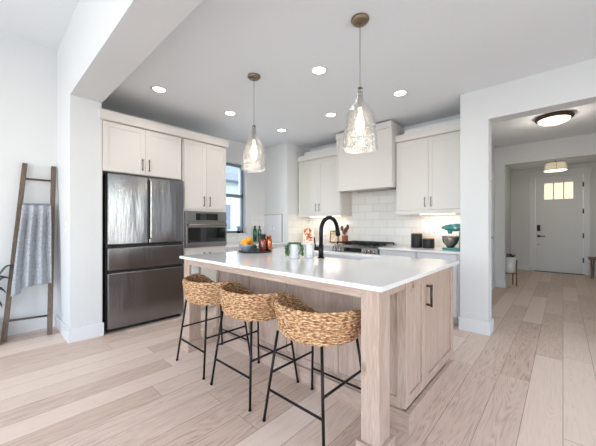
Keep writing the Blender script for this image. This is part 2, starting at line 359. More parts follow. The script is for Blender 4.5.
struct('wall_entry', MB().box(-1.2, -.83, 6.80, 6.95, 0, 2.37).box(-1.2, 1.3, 6.80, 6.95, 2.37, CEIL).box(1.15, 1.3, 6.8, 6.95, 0, 2.37).box(-1.2, -1.06, 6.95, 9.87, 0, CEIL), 'wall')
struct('wall_front', MB().box(-1.2, -.56, 9.87, 10.05, 0, CEIL).box(.385, 1.45, 9.87, 10.05, 0, CEIL).box(-.56, .385, 9.87, 10.05, 2.47, CEIL), 'wall')
# living room behind the camera: right and rear walls with window openings
def holed(name, axis, p0, p1, a0, a1, z1, holes):
    mb = MB(); cur = a0
    def B(u0, u1, v0, v1):
        mb.box(p0, p1, u0, u1, v0, v1) if axis == 'x' else mb.box(u0, u1, p0, p1, v0, v1)
    for h0, h1, b, t in holes:
        B(cur, h0, 0, z1); B(h0, h1, 0, b); B(h0, h1, t, z1); cur = h1
    B(cur, a1, 0, z1); return struct(name, mb, 'wall')
holed('wall_right', 'x', 3.2, 3.32, -3.5, 3.94, LCEIL+.1, [(-2.8, -1.6, .35, 2.45), (-.4, .8, .35, 2.45), (2.15, 3.35, .35, 2.45)])
holed('wall_rear', 'y', -3.62, -3.5, -4.6, 3.32, LCEIL+.1, [(-3.6, -2.2, .6, 2.9), (-1.6, -.2, .6, 2.9), (.4, 1.8, .6, 2.9)])
# baseboards
def bb(name, *bx, h=0.14): struct(name, (lambda m: [m.box(x0, x1, y0, y1, 0, h, .004) for x0, x1, y0, y1 in bx] and m)(MB()), 'trim')
bb('baseboard_left', (-4.475, -4.458, -3.5, .592))
bb('baseboard_stub', (-4.458, -3.713, .592, .61), (-3.73, -3.713, .61, .905))
bb('baseboard_pillar', (-.895, -.587, 3.733, 3.75), (-.604, -.587, 3.75, 3.94), (-.76, -.587, 3.94, 3.957))
bb('baseboard_hall', (-.99, -.975, 4.56, dy0-.09), (-.99, -.975, dy1+.07, 6.8), (1.285, 1.3, 3.94, 6.8))
bb('baseboard_entry', (-.975, -.815, 6.785, 6.80), (-.83, -.815, 6.80, 6.965), (-1.06, -1.045, 6.95, 9.87), (-1.045, -.66, 9.855, 9.87), (.49, 1.3, 9.855, 9.87))
# tile splashbacks (part of the walls)
struct('trim_backsplash_range', MB().box(-3.71, -.88, 4.388, 4.40, .893, 1.80), 'tiley')
struct('trim_backsplash_side', MB().box(-3.72, -3.708, 3.79, 4.388, .893, 1.40), 'tilex')
struct('trim_backsplash_corner', MB().box(-4.338, -3.85, 3.754, 3.766, .893, 1.40), mat('pale_backsplash', 'e2e3e8', .3))
struct('trim_backsplash_window', MB().box(-4.35, -4.338, 2.49, 3.43, .893, 1.035).box(-4.35, -4.338, 3.43, 3.766, .893, 1.40), 'tilex')
struct('trim_backsplash_edge', MB().box(-3.85, -3.835, 3.75, 3.766, .893, 1.41).box(-4.338, -3.835, 3.75, 3.766, 1.40, 1.41), mat('tile_edging', 'a8a29c', .4))
# window 1
wi = struct('window_1', MB().box(-4.50, -4.45, wy0, wy0+.045, wz0, wz1).box(-4.50, -4.45, wy1-.045, wy1, wz0, wz1).box(-4.50, -4.45, wy0, wy1, wz0, wz0+.045)
            .box(-4.50, -4.45, wy0, wy1, wz1-.05, wz1).box(-4.50, -4.45, wy0, wy1, 1.715, 1.775), 'frame')
struct('pane', MB().box(-4.478, -4.474, wy0+.045, wy1-.045, 1.775, wz1-.05), 'pane', wi)
struct('pane', MB().box(-4.478, -4.474, wy0+.045, wy1-.045, wz0+.045, 1.715), 'pane', wi)
struct('trim_window_sill', MB().box(-4.45, -4.32, wy0-.03, wy1+.06, 1.035, 1.06, .004), 'trim')
# front door with three panes
d1 = struct('door_1', MB().box(-.536, .361, 9.865, 9.905, .012, 1.87).box(-.536, .361, 9.865, 9.905, 2.28, 2.45).box(-.536, -.36, 9.865, 9.905, 1.87, 2.28).box(.185, .361, 9.865, 9.905, 1.87, 2.28)
            .box(-.19, -.165, 9.865, 9.905, 1.87, 2.28).box(.0, .025, 9.865, 9.905, 1.87, 2.28), mat('front_door_paint', 'e0e2e4', .4))
struct('panel_moulding', MB().box(-.40, -.388, 9.857, 9.865, .95, 1.80).box(.213, .225, 9.857, 9.865, .95, 1.80).box(-.40, .225, 9.857, 9.865, .94, .952).box(-.40, .225, 9.857, 9.865, 1.80, 1.812)
       .box(-.19, -.178, 9.857, 9.865, .95, 1.80).box(.0, .012, 9.857, 9.865, .95, 1.80), bpy.data.materials['front_door_paint'], d1)
for x0, x1 in ((-.36, -.19), (-.165, 0), (.025, .185)):
    struct('pane', MB().box(x0, x1, 9.882, 9.888, 1.87, 2.28), mat('daylight_glow_pane', 'fff6e0', .3, emit=('fff0cc', 1.6)), d1)  # daylight behind the door panes is put in as warm colour and emission
struct('keypad_lock', MB().box(-.505, -.44, 9.84, 9.865, 1.05, 1.21, .015), 'plastic', d1)
struct('door_lever', MB().box(-.50, -.445, 9.845, 9.865, .89, .95, .01).box(-.49, -.34, 9.82, 9.838, .908, .93, .005).cyl((-.472, 9.865, .919), (-.472, 9.82, .919), .01), 'plastic', d1)
struct('door_stopper', MB().cyl((-.475, 9.865, .70), (-.475, 9.85, .70), .018), 'nickel', d1)
for z in (.35, .95, 1.55, 2.2): struct('hinge', MB().box(.352, .378, 9.85, 9.865, z-.06, z+.06), 'plastic', d1)
struct('trim_door_front', MB().box(-.66, -.539, 9.85, 9.87, 0, 2.47, .003).box(-.56, -.539, 9.87, 9.95, 0, 2.47).box(.364, .385, 9.87, 9.95, 0, 2.47).box(-.539, .364, 9.87, 9.95, 2.453, 2.47).box(.364, .485, 9.85, 9.87, 0, 2.47, .003).box(-.68, .505, 9.848, 9.87, 2.47, 2.60, .003), 'trim')
struct('trim_threshold', MB().box(-.56, .385, 9.80, 9.90, 0, .012), 'plastic')
d2 = struct('door_2', shaker(MB(), '+x', -1.01, dy0+.012, dy1-.012, .01, 2.03, .035, .11), 'trim')
struct('door_lever', MB().cyl((-1.01, 6.42, .98), (-.99, 6.42, .98), .026).box(-.975, -.96, 6.31, 6.435, .97, .99, .004).cyl((-1.0, 6.42, .98), (-.96, 6.42, .98), .009), 'plastic', d2)
struct('trim_door_hall', MB().box(-.99, -.972, dy0-.085, dy0, 0, 2.05).box(-.99, -.972, dy1, dy1+.085, 0, 2.05).box(-.99, -.97, dy0-.1, dy1+.1, 2.05, 2.19), 'trim')

# ================================================================== outside the kitchen window
nh = empty('neighbour_house', (-12, 7.6, 0), 'pale sided house with blue-grey roof edge outside the kitchen window', 'house')
part('wall', 'siding', nh, (-14, -12, 3, 14, 0, 3.3))
build('roof', MB().poly([(-14, 3.3), (-11.3, 3.3), (-11.3, 3.62), (-13.4, 4.6), (-14, 4.6)], 2.6, 14.4), 'roofm', nh)
part('window', 'frame', nh, (-12.0, -11.97, 6.6, 8.2, 1.0, 2.2))
gr = MB().box(-18, -4.7, -2, 16, -.3, -.1)
struct('floor_yard', gr, mat('yard_gravel', 'b9b6ae', .9, vary=(6, '8f9a80')))
bush = MB()
for k in range(220):
    a = random.uniform(0, 2*PI); e = random.uniform(0, PI/2); r = random.uniform(.3, .55)
    c = Vector((-6.4+r*math.cos(a)*math.cos(e), 3.9+1.5*r*math.sin(a)*math.cos(e), .4+1.4*r*math.sin(e)))
    bush.sphere(c, .07, 1, .5, .25, Matrix.Rotation(random.uniform(0, 6), 4, 'Z') @ Matrix.Rotation(random.uniform(-1, 1), 4, 'X'), 6)
bush.cyl((-6.4, 3.9, -.1), (-6.4, 3.9, .5), .05)
build('garden_shrub', bush, 'dleaf', None, 'dark green shrub growing outside below the kitchen window', 'shrub')

# ================================================================== FRIDGE WALL
FX = -3.73
fr = empty('refrigerator', (-3.95, 1.365, 0), 'stainless steel four-door refrigerator with dark sides under the wall cabinets', 'refrigerator')
part('body', 'dsteel', fr, (-4.33, -3.765, .93, 1.80, .03, 1.775), bev=.004)
fd = MB().box(-3.76, -3.694, .932, 1.362, .985, 1.79, .012)
build('door', fd, 'steel', fr)
dr2 = build('door', MB().box(-3.76, -3.694, 1.368, 1.80, .985, 1.79, .012), 'steel', fr)
build('handle', MB().box(-3.694, -3.664, 1.372, 1.392, 1.05, 1.74, .006), mat('pale_handle_steel', 'c8c8ca', .25, 1.0), dr2, 'pale steel handle strip on the right door')
build('grip_recess', MB().box(-3.693, -3.672, 1.352, 1.371, 1.04, 1.75, .002), 'plastic', dr2)
for z0, z1 in ((.70, .955), (.05, .67)):
    d = build('drawer', MB().box(-3.76, -3.694, .932, 1.80, z0, z1, .012), 'steel', fr)
    build('grip', MB().box(-3.75, -3.69, 1.0 if z0 > .5 else .95, 1.79, z1+.001, z1+.025, .004), 'plastic', d)
part('foot', 'plastic', fr, (-4.30, -3.775, .95, 1.78, 0, .03))

def cab_x(name, label, y0, y1, z0, z1, doors, back=WX+.002, m='cab', group=None, kick=0, handles='bottom', fx=FX):
    t = empty(name, ((back+fx)/2, (y0+y1)/2, z0), label, 'cabinet', group)
    part('carcass', m, t, (back, fx-.022, y0, y1, z0+kick, z1), *([(back, fx-.09, y0, y1, z0, z0+kick)] if kick else []))
    for a0, a1, q0, q1, hy, hz in doors:
        d = build('door', shaker(MB(), '+x', fx, a0, a1, q0, q1), m, t)
        if hy is not None: build('handle', bar_pull('+x', fx, hy, hz, hz+.14), 'bronze', d)
    return t
cab_x('wall_cabinet', 'two-door white wall cabinet directly above the refrigerator', .893, 1.787, 1.81, 2.37,
      [(.895, 1.337, 1.815, 2.365, 1.30, 1.86), (1.337, 1.785, 1.815, 2.365, 1.375, 1.86)])
part_ = part('end_panel', 'cab', None, (WX+.002, FX, .8865, .8925, 0.0, 2.37)); tag(part_, 'tall narrow white end panel between refrigerator and wall end', 'cabinet panel')
t = cab_x('oven_cabinet', 'tall white cabinet with paired doors holding the built-in oven', 1.812, 2.487, 0, 2.37,
          [(1.826, 2.15, 1.435, 2.365, 2.105, 1.47), (2.15, 2.474, 1.435, 2.365, 2.195, 1.47), (1.826, 2.15, .11, .865, 2.105, .69), (2.15, 2.474, .11, .865, 2.195, .69)], kick=.1)
part_ = part('filler_panel', 'cab', None, (-4.34, FX-.01, 1.803, 1.810, 0, 2.37)); tag(part_, 'thin white upright panel between the refrigerator and oven cabinet', 'cabinet panel')
crown = MB().box(WX+.002, -3.70, .86, 2.505, 2.375, 2.478, .003).box(WX+.002, -3.715, .865, 2.50, 2.3705, 2.376)
build('crown_moulding', crown, 'cab', None, 'long white crown board along the top of the refrigerator wall cabinets', 'crown moulding')
ov = empty('wall_oven', (-3.72, 2.15, .9), 'stainless built-in wall oven with black glass door and control panel', 'oven')
part('body', 'steel2', ov, (FX-.021, FX+.004, 1.832, 2.47, .90, 1.40))
cp = part('control_panel', 'steel2', ov, (FX+.004, FX+.022, 1.836, 2.466, 1.262, 1.385), bev=.003)
part('display', 'gblack', cp, (FX+.022, FX+.024, 1.98, 2.32, 1.277, 1.372), label='black oven display')
od = part('door', 'steel2', ov, (FX+.004, FX+.03, 1.836, 2.466, .912, 1.25), bev=.004)
part('door_glass', 'gblack', od, (FX+.030, FX+.033, 1.862, 2.44, .972, 1.175), label='black glass of the oven door')
build('handle', MB().cyl((FX+.07, 1.86, 1.212), (FX+.07, 2.44, 1.212), .012).cyl((FX+.03, 1.89, 1.212), (FX+.07, 1.89, 1.212), .008).cyl((FX+.03, 2.41, 1.212), (FX+.07, 2.41, 1.212), .008), 'nickel', od)
# under the kitchen window
CT, CB = .893, .868
cab_x('base_cabinet', 'white base cabinet under the kitchen window beside the oven cabinet', 2.489, 3.13, 0, CB, [(2.50, 2.81, .11, .86, 2.77, .68), (2.81, 3.12, .11, .86, 2.85, .68)], kick=.1, m='cab')
cab_x('base_cabinet', 'white base cabinet in the corner between window and pale backsplash', 3.132, 3.764, 0, CB, [(3.14, 3.45, .11, .86, 3.41, .68), (3.45, 3.755, .11, .86, 3.49, .68)], kick=.1, m='cab')
build('worktop', MB().box(-4.336, -3.70, 2.489, 3.748, CB, CT, .003), 'quartz', None, 'white quartz worktop running under the kitchen window', 'worktop')

# ================================================================== RANGE WALL
def cab_y(name, label, x0, x1, z0, z1, fy, back, fronts, m, kick=0, group=None):
    t = empty(name, ((x0+x1)/2, (fy+back)/2, z0), label, 'cabinet', group)
    part('carcass', m, t, (x0, x1, fy+.022, back, z0+kick, z1), *([(x0, x1, fy+.09, back, z0, z0+kick)] if kick else []))
    for nm, a0, a1, q0, q1, h in fronts:
        d = build(nm, shaker(MB(), '-y', fy, a0, a1, q0, q1, rail=.05 if nm == 'door' else .02, rec=.006 if nm == 'door' else .0015), m, t)
        if h is not None:
            if len(h) == 2: build('handle', bar_pull('-y', fy, h[0], h[1], h[1]+.13), 'nickel', d)
            else: build('handle', bar_pull('-y', fy, h[0], h[1], h[2], False), 'nickel', d)
    return t
UY = 4.05
def upper(label, x0, x1, z0=1.372, z1=2.40):
    s = (x0+x1)/2; t = cab_y('wall_cabinet', label, x0, x1, z0, z1, UY, 4.386, [('door', x0+.012, s, z0+.045, z1-.03, (s-.04, z0+.085)), ('door', s, x1-.012, z0+.045, z1-.03, (s+.04, z0+.085))], 'cab')
    part('light_rail', 'cab', t, (x0, x1, UY-.004, UY+.02, z0-.012, z0+.043))
    part('crown', 'cab', t, (x0-.0, x1, UY-.02, 4.386, 2.401, 2.495), bev=.003)
    part('riser', 'trim', t, (x0+.10, x1, UY+.07, 4.386, 2.496, 2.575))
    return t
upper('white two-door wall cabinet left of the range hood', -3.706, -2.742)
upper('white two-door wall cabinet right of the range hood', -1.789, -.884)
hood = empty('range_hood', (-2.265, 4.15, 1.76), 'boxy white panelled range hood above the gas range', 'range hood')
part('body', 'cab', hood, (-2.738, -1.793, 3.93, 4.386, 1.775, 2.60), bev=.002)
part('crown', 'cab', hood, (-2.741, -1.79, 3.905, 4.386, 2.60, 2.69), bev=.003)
part('rim', 'cab', hood, (-2.741, -1.79, 3.922, 4.0, 1.755, 1.80), bev=.002)
part('vent_insert', 'steel2', hood, (-2.6, -1.93, 4.02, 4.37, 1.765, 1.775), label='steel vent insert under the hood')
part('front_moulding', 'cab', hood, (-2.738, -2.70, 3.922, 3.93, 1.80, 2.60)); part('front_moulding', 'cab', hood, (-1.831, -1.793, 3.922, 3.93, 1.80, 2.60))

BY = 3.79
cab_y('base_cabinet', 'pale base cabinet left of the range against the side wall', -3.716, -3.2, 0, CB, BY, 4.386, [('drawer', -3.70, -3.2, .70, .86, (.78, -3.52, -3.38)), ('door', -3.70, -3.2, .11, .695, (-3.25, .5))], 'cabg', .1)
cab_y('base_cabinet', 'pale base cabinet immediately left of the range', -3.198, -2.69, 0, CB, BY, 4.386, [('drawer', -3.19, -2.695, .70, .86, (.78, -3.02, -2.88)), ('door', -3.19, -2.695, .11, .695, (-2.75, .5))], 'cabg', .1)
cab_y('base_cabinet', 'pale drawer cabinet immediately right of the range', -1.915, -1.40, 0, CB, BY, 4.386, [('drawer', -1.91, -1.402, .70, .86, None), ('drawer', -1.91, -1.402, .41, .695, None), ('drawer', -1.91, -1.402, .11, .405, None)], 'cabg', .1)
cab_y('base_cabinet', 'pale drawer cabinet beside the white pillar', -1.398, -.884, 0, CB, BY, 4.386, [('drawer', -1.396, -.93, .70, .86, None), ('drawer', -1.396, -.93, .41, .695, None), ('drawer', -1.396, -.93, .11, .405, None)], 'cabg', .1)
build('worktop', MB().box(-3.706, -2.69, 3.76, 4.386, CB, CT, .003), 'quartz', None, 'white quartz worktop left of the range', 'worktop')
build('worktop', MB().box(-1.915, -.884, 3.76, 4.386, CB, CT, .003), 'quartz', None, 'white quartz worktop right of the range under black canisters', 'worktop')
rg = empty('gas_range', (-2.30, 4.05, 0), 'stainless slide-in gas range with black cast grates', 'range')
part('body', 'steel2', rg, (-2.685, -1.92, 3.80, 4.36, .10, .895), (-2.67, -1.935, 3.87, 4.36, 0, .10), bev=.003)
build('control_panel', MB().poly([(3.73, .80), (3.745, .875), (3.80, .905), (3.80, .80)], -2.685, -1.92, 'x'), 'steel2', rg)
M_t = Matrix.Identity(4)
build('display', MB().poly([(3.7265, .808), (3.7395, .868), (3.745, .868), (3.732, .808)], -2.47, -2.17, 'x'), 'gblack', rg)
for x in (-2.63, -2.545, -2.10, -2.035, -1.97):
    build('knob', MB().cyl((x, 3.742, .836), (x, 3.70, .828), .024, .02).box(x-.004, x+.004, 3.695, 3.705, .808, .85), mat('chrome', 'd8d8da', .12, 1.0), rg)
rd = part('oven_door', 'steel2', rg, (-2.68, -1.925, 3.765, 3.80, .26, .79), bev=.004)
part('door_glass', 'gblack', rd, (-2.56, -2.045, 3.762, 3.765, .36, .66))
build('handle', MB().cyl((-2.64, 3.72, .745), (-1.965, 3.72, .745), .012).cyl((-2.6, 3.765, .745), (-2.6, 3.72, .745), .008).cyl((-2.0, 3.765, .745), (-2.0, 3.72, .745), .008), 'nickel', rd)
part('drawer', 'steel2', rg, (-2.68, -1.925, 3.77, 3.80, .11, .25), bev=.004)
part('cooktop', 'steel2', rg, (-2.685, -1.92, 3.81, 4.36, .895, .905))
for k in range(3):
    x0 = -2.665+k*.245; x1 = x0+.235; g = MB()
    for x in (x0, x1-.012, (x0+x1)/2-.006): g.box(x, x+.012, 3.83, 4.34, .925, .942, .002)
    for y in (3.83, 3.99, 4.08, 4.17, 4.328): g.box(x0, x1, y, y+.012, .925, .942, .002)
    for x in (x0, x1-.014):
        for y in (3.83, 4.326): g.box(x, x+.014, y, y+.014, .905, .93)
    build('grate', g, 'black', rg)
for x in (-2.55, -2.30, -2.06):
    for y in (3.95, 4.22): build('burner', MB().cyl((x, y, .905), (x, y, .918), .04, .035, 20), 'black', rg)

# under-cabinet LED strips
def strip(label, x0, x1, p):
    o = build('led_strip', MB().box(x0, x1, 4.20, 4.225, 1.356, 1.371, .002), 'led', None, label, 'under-cabinet light', 'under-cabinet lights')
    area('under_cabinet_light', ((x0+x1)/2, 4.2125, 1.35), (0, 0, 0), x1-x0, .03, p, (1, .87, .70))
strip('lit strip light under the wall cabinet left of the hood', -3.55, -2.85, 3)
strip('lit strip light under the wall cabinet right of the hood', -1.50, -1.05, 3.2)

# ================================================================== ISLAND
IX0, IX1, IY0, IY1 = -2.75, -.642, 1.296, 2.706
isl = empty('kitchen_island', (-1.73, 2.0, 0), 'long knotty alder kitchen island with white quartz top and square legs', 'kitchen island')
# body
bx0, bx1, by0, by1 = -2.72, -.682, 1.70, 2.68
part('carcass', 'alder', isl, (bx0, bx1-.022, by0+.004, by1, .115, .60), (bx0, bx1-.022, by0+.004, 2.55, .02, .115), (bx0, bx1-.022, by0+.004, 2.1, .60, .883), (bx0, -2.1, 2.1, by1, .6, .883), (-1.2, bx1-.022, 2.1, by1, .6, .883), (-2.1, -1.2, 2.62, by1, .6, .883))
st = [bx0, -2.20, -1.71, -1.20, bx1]
for k in range(4):
    x0, x1 = st[k], st[k+1]
    if k == 3: x1 -= .0225
    mb = MB(); y = by0-.016
    mb.box(x0, x0+.034, y, by0+.004, .115, .883, .001).box(x1-.034, x1, y, by0+.004, .115, .883, .001)
    mb.box(x0+.034, x1-.034, y, by0+.004, .115, .175, .001).box(x0+.034, x1-.034, y, by0+.004, .80, .883, .001).box(x0+.034, x1-.034, y+.011, by0+.004, .175, .80)
    build('back_panel', mb, 'alder', isl)
build('plinth', MB().box(bx0, bx1, by0-.04, by0-.016, 0, .115, .002).box(bx1, bx1+.03, by0-.04, 2.57, 0, .115, .002).box(bx0-.02, bx0, by0-.04, 2.57, 0, .115, .002)
      .box(bx0, bx1-.001, by0-.016, 2.57, 0, .02), 'alderx', isl)
# right end doors
d = build('door', shaker(MB(), '+x', bx1, by0-.016, 2.015, .12, .883, .022, .06, .012), 'alder', isl)
d = build('door', shaker(MB(), '+x', bx1, 2.015, by1, .12, .883, .022, .06, .012), 'alder', isl)
build('handle', bar_pull('+x', bx1, 2.035, .66, .81, st=.032, r=.008), 'bronze', d)
def ileg(x0, x1, y0, y1):
    l = part('leg', 'alder', isl, (x0, x1, y0, y1, 0.0, .883), bev=.002)
    build('leg_base', MB().box(x0-.02, x1+.02, y0-.02, y0, 0, .10, .002).box(x0-.02, x1+.02, y1, y1+.02, 0, .10, .002).box(x0-.02, x0, y0, y1, 0, .10, .002).box(x1, x1+.02, y0, y1, 0, .10, .002), 'alderx', l)
    return l
ileg(-.772, -.672, 1.326, 1.45); l2 = ileg(-2.735, -2.63, 1.336, 1.456)
build('outlet', MB().box(-2.63, -2.624, 1.36, 1.43, .74, .855, .002), 'whitem', l2, 'white outlet plate on the leg')
part('apron', 'alderx', isl, (-2.63, -.772, 1.332, 1.357, .832, .883), (bx1-.12, bx1-.005, 1.45, by0-.018, .832, .883), (-2.715, -2.69, 1.456, by0-.018, .832, .883))
# worktop with sink cut-out
wt = bmesh.new()
sx0, sx1, sy0, sy1 = -1.98, -1.28, 2.18, 2.58
xs = [IX0, sx0, sx1, IX1]; ys = [IY0, sy0, sy1, IY1]
mb = MB()
for i in range(3):
    for j in range(3):
        if i == 1 and j == 1: continue
        mb.box(xs[i], xs[i+1], ys[j], ys[j+1], .885, .91)
bmesh.ops.remove_doubles(mb.bm, verts=mb.bm.verts[:], dist=1e-4)
# drop the interior faces between the blocks
from collections import defaultdict
cnt = defaultdict(list)
for f in mb.bm.faces: cnt[tuple(round(v, 4) for v in f.calc_center_median())].append(f)
bmesh.ops.delete(mb.bm, geom=[f for v in cnt.values() if len(v) > 1 for f in v], context='FACES')
wto = build('worktop', mb, 'quartz', isl, 'white quartz slab')
md = wto.modifiers.new('bevel', 'BEVEL'); md.width = .003; md.segments = 2; md.limit_method = 'ANGLE'
sk = MB().box(sx0-.01, sx1+.01, sy0-.01, sy1+.01, .66, .675).box(sx0-.012, sx0-.002, sy0, sy1, .675, .8845).box(sx1+.002, sx1+.012, sy0, sy1, .675, .8845).box(sx0-.012, sx1+.012, sy0-.012, sy0-.002, .675, .8845).box(sx0-.012, sx1+.012, sy1+.002, sy1+.012, .675, .8845)
build('sink', sk, 'white', isl, 'white undermount sink basin')
# faucet
FXx, FYy = -1.623, 2.082; TZ = .91
fa = empty('faucet', (FXx, FYy, TZ), 'matte black gooseneck faucet on the island worktop', 'faucet')
build('base', MB().cyl((FXx, FYy, TZ), (FXx, FYy, TZ+.01), .03).cyl((FXx, FYy, TZ+.01), (FXx, FYy, TZ+.12), .023), 'black', fa)
pts = [(FXx, FYy, TZ+.11), (FXx, FYy, TZ+.225)]
R = .13
for k in range(1, 15):
    a = PI*k/14*.93; pts.append((FXx, FYy+R-R*math.cos(a), TZ+.24+R*math.sin(a)))
build('spout', MB().tube(pts, .0185, 14), 'black', fa)
e = pts[-1]
build('spray_head', MB().cyl(e, (e[0], e[1]+.014, e[2]-.065), .0195, .023).cyl((e[0], e[1]+.014, e[2]-.065), (e[0], e[1]+.016, e[2]-.074), .023, .018), 'black', fa)
build('handle', MB().cyl((FXx, FYy, TZ+.085), (FXx-.055, FYy-.02, TZ+.085), .018).tube([(FXx-.045, FYy-.016, TZ+.085), (FXx-.055, FYy-.02, TZ+.13), (FXx-.06, FYy-.022, TZ+.19)], .0075, 8, .006), 'black', fa)

# ================================================================== STOOLS
SX, SY = -1.13, 1.408
def weave_shell(z_bot, r_in=0.0):
    """woven bucket: rows of rope with a twist; back towards -Y, front lower"""
    NR = 11; PER = 5; NU = 288
    def fn(u, v):
        a = 2*PI*u                         # a = 0 at back (-Y)
        back = (math.cos(a)+1)/2
        q_ = min(1, back/.55); q_ = q_*q_*(3-2*q_); ztop = .575+.163*q_
        z0 = z_bot
        z = z0+(ztop-z0)*v
        t = (z-z0)/(.738-z0)
        r = .217+.046*(min(1, t*1.25)**0.5)+.004*t-.03*max(0, 1-t*6)**2
        row = v*NR; ph = row-math.floor(row)
        d = .010*abs(math.sin(PI*row))**.6+.003*math.sin(NU/6*a+math.floor(row)*2.1+ph*2.5)*abs(math.sin(PI*row))
        rr = r+d
        return (SX+.022+rr*math.sin(a), SY-rr*.96*math.cos(a), z+.0015*math.sin(36*a+3*math.floor(row)))
    return fn, NU, NR*PER
def weave_mat():
    m = bpy.data.materials.new('woven_seagrass'); m.use_nodes = True; nt = m.node_tree; b = nt.nodes['Principled BSDF']; L = nt.links.new
    tc = nt.nodes.new('ShaderNodeTexCoord'); n = nt.nodes.new('ShaderNodeTexNoise'); n.inputs['Scale'].default_value = 70; n.inputs['Detail'].default_value = 3
    mp = nt.nodes.new('ShaderNodeMapping'); mp.inputs['Scale'].default_value = (.6, .6, 2.2); L(tc.outputs['Object'], mp.inputs[0]); L(mp.outputs[0], n.inputs['Vector'])
    cr = nt.nodes.new('ShaderNodeValToRGB'); L(n.outputs['Fac'], cr.inputs[0])
    cr.color_ramp.elements[0].position = .36; cr.color_ramp.elements[0].color = lin('74492c')
    cr.color_ramp.elements[1].position = .66; cr.color_ramp.elements[1].color = lin('e6c8a2')
    e = cr.color_ramp.elements.new(.5); e.color = lin('b98b62')
    L(cr.outputs[0], b.inputs['Base Color']); b.inputs['Roughness'].default_value = .7
    bp = nt.nodes.new('ShaderNodeBump'); bp.inputs['Strength'].default_value = .6; bp.inputs['Distance'].default_value = .004; L(n.outputs['Fac'], bp.inputs['Height']); L(bp.outputs[0], b.inputs['Normal'])
    return m
M['weave'] = weave_mat()
stool = empty('bar_stool', (SX, SY, 0), 'woven seagrass bar stool with black metal legs, nearest the camera', 'bar stool', 'woven bar stools along the island')
fn, nu, nv = weave_shell(.548)
sh = MB(); sh.open = True; sh.grid(fn, nu, nv, True)
so = build('bucket_seat', sh, 'weave', stool, solid=.012)
def rim(u):
    return fn(u, 1.0)
build('rim', MB().tube([(lambda p: (p[0], p[1], p[2]+.004*math.sin(u_*1.8)))(rim(u_/120)) for u_ in range(121)], .009, 8), 'weave', stool)
cu = MB(); cu.cap = True
cu.lathe([(.0, .0), (.155, .0), (.168, .012), (.172, .03), (.155, .042), (.0, .048)], (SX+.02, SY, .563), 40, 1, .96)
build('seat', cu, 'weave', stool)
build('seat_ring', MB().lathe([(.10, 0), (.20, 0), (.20, .01), (.10, .01)], (SX+.01, SY, .549), 32), 'black', stool)
F = .232; T = .172
corners = [(-1, -1), (1, -1), (1, 1), (-1, 1)]
def lp(sx_, sy_, z): k = z/.555; return (SX+sx_*(F+(T-F)*k), SY+sy_*(F+(T-F)*k), z)
for a, b_ in corners:
    build('leg', MB().cyl(lp(a, b_, .555), lp(a, b_, .006), .0085, n=10).cyl(lp(a, b_, .012), lp(a, b_, 0), .011, n=10), 'black', stool)
for (a, b2, z) in ((corners[0], corners[1], .195), (corners[1], corners[2], .30), (corners[2], corners[3], .17), (corners[3], corners[0], .30)):
    build('footrest', MB().cyl(lp(*a, z), lp(*b2, z), .0075, n=10), 'black', stool)
for x, lab in ((-1.735, 'woven seagrass bar stool with black metal legs, middle of the three'), (-2.31, 'woven seagrass bar stool with black metal legs, nearest the refrigerator')):
    s2 = copy_tree(stool, (x, SY, 0), None, random.uniform(-.02, .02)); s2['label'] = lab

# ================================================================== PENDANTS
PX, PY = -1.097, 1.871
pend = empty('pendant_light', (PX, PY, CEIL), 'bottle-shaped seeded glass pendant with brass canopy, nearer and larger of the two', 'pendant light', 'glass pendants over the island')
build('canopy', MB().lathe([(.0, 0), (.064, 0), (.066, -.012), (.05, -.03), (.012, -.036), (0, -.036)], (PX, PY, CEIL), 28), 'abronze', pend)
build('cord', MB().cyl((PX, PY, CEIL-.03), (PX, PY, 2.20), .0028, n=8), 'nickel', pend)
zb = 1.765
so_ = build('socket', MB().cyl((PX, PY, 2.13), (PX, PY, 2.215), .018).cyl((PX, PY, 2.07), (PX, PY, 2.13), .014), 'nickel', pend)
s = MB(); s.open = True; s.cap = False
s.lathe([(.020, .43), (.022, .40), (.027, .37), (.038, .345), (.056, .32), (.076, .295), (.092, .265), (.102, .23), (.108, .19), (.113, .14), (.118, .09), (.124, .03), (.127, 0)], (PX, PY, zb), 48)
build('shade', s, 'shade', pend, 'clear seeded glass shade')
build('bulb', MB().lathe([(0, -.17), (.018, -.163), (.029, -.135), (.032, -.105), (.026, -.06), (.014, -.01), (.013, .03), (0, .03)], (PX, PY, 2.04), 20), 'bulb', pend)
p2 = copy_tree(pend, (-2.31, 1.862, CEIL)); p2['label'] = 'bottle-shaped seeded glass pendant nearer the refrigerator, smaller of the two'
for x, y in ((PX, PY), (-2.31, 1.862)):
    l = bpy.data.lights.new('pendant_bulb', 'POINT'); l.energy = 2; l.color = (1, .8, .55); l.shadow_soft_size = .03
    o = bpy.data.objects.new('pendant_bulb', l); C.objects.link(o); o.location = (x, y, 1.83)

# ================================================================== CEILING LIGHTS
cans = [(-3.31, 1.33, 'in the ceiling nearest above the refrigerator'), (-3.31, 2.26, 'in the ceiling above the oven cabinet, second along the left row'), (-3.30, 3.22, 'in the ceiling near the far corner, left of its row'),
        (-2.34, 3.22, 'in the ceiling in front of the range hood'), (-1.375, 3.23, 'in the ceiling in front of the right wall cabinet'), (-1.753, 2.217, 'in the ceiling between the two pendants')]
x0, y0, l0 = cans[0]
can = empty('recessed_light', (x0, y0, CEIL), 'lit round recessed downlight '+l0, 'recessed light', 'recessed ceiling lights')
build('trim_ring', MB().lathe([(.062, -.002), (.066, -.008), (.082, -.006), (.085, -.0005), (.062, -.0005)], (x0, y0, CEIL), 32), 'trim', can)
build('lens', MB().cyl((x0, y0, CEIL-.0055), (x0, y0, CEIL-.001), .062, n=32), 'can', can)
for x, y, lab in cans[1:]:
    c_ = copy_tree(can, (x, y, CEIL)); c_['label'] = 'lit round recessed downlight '+lab
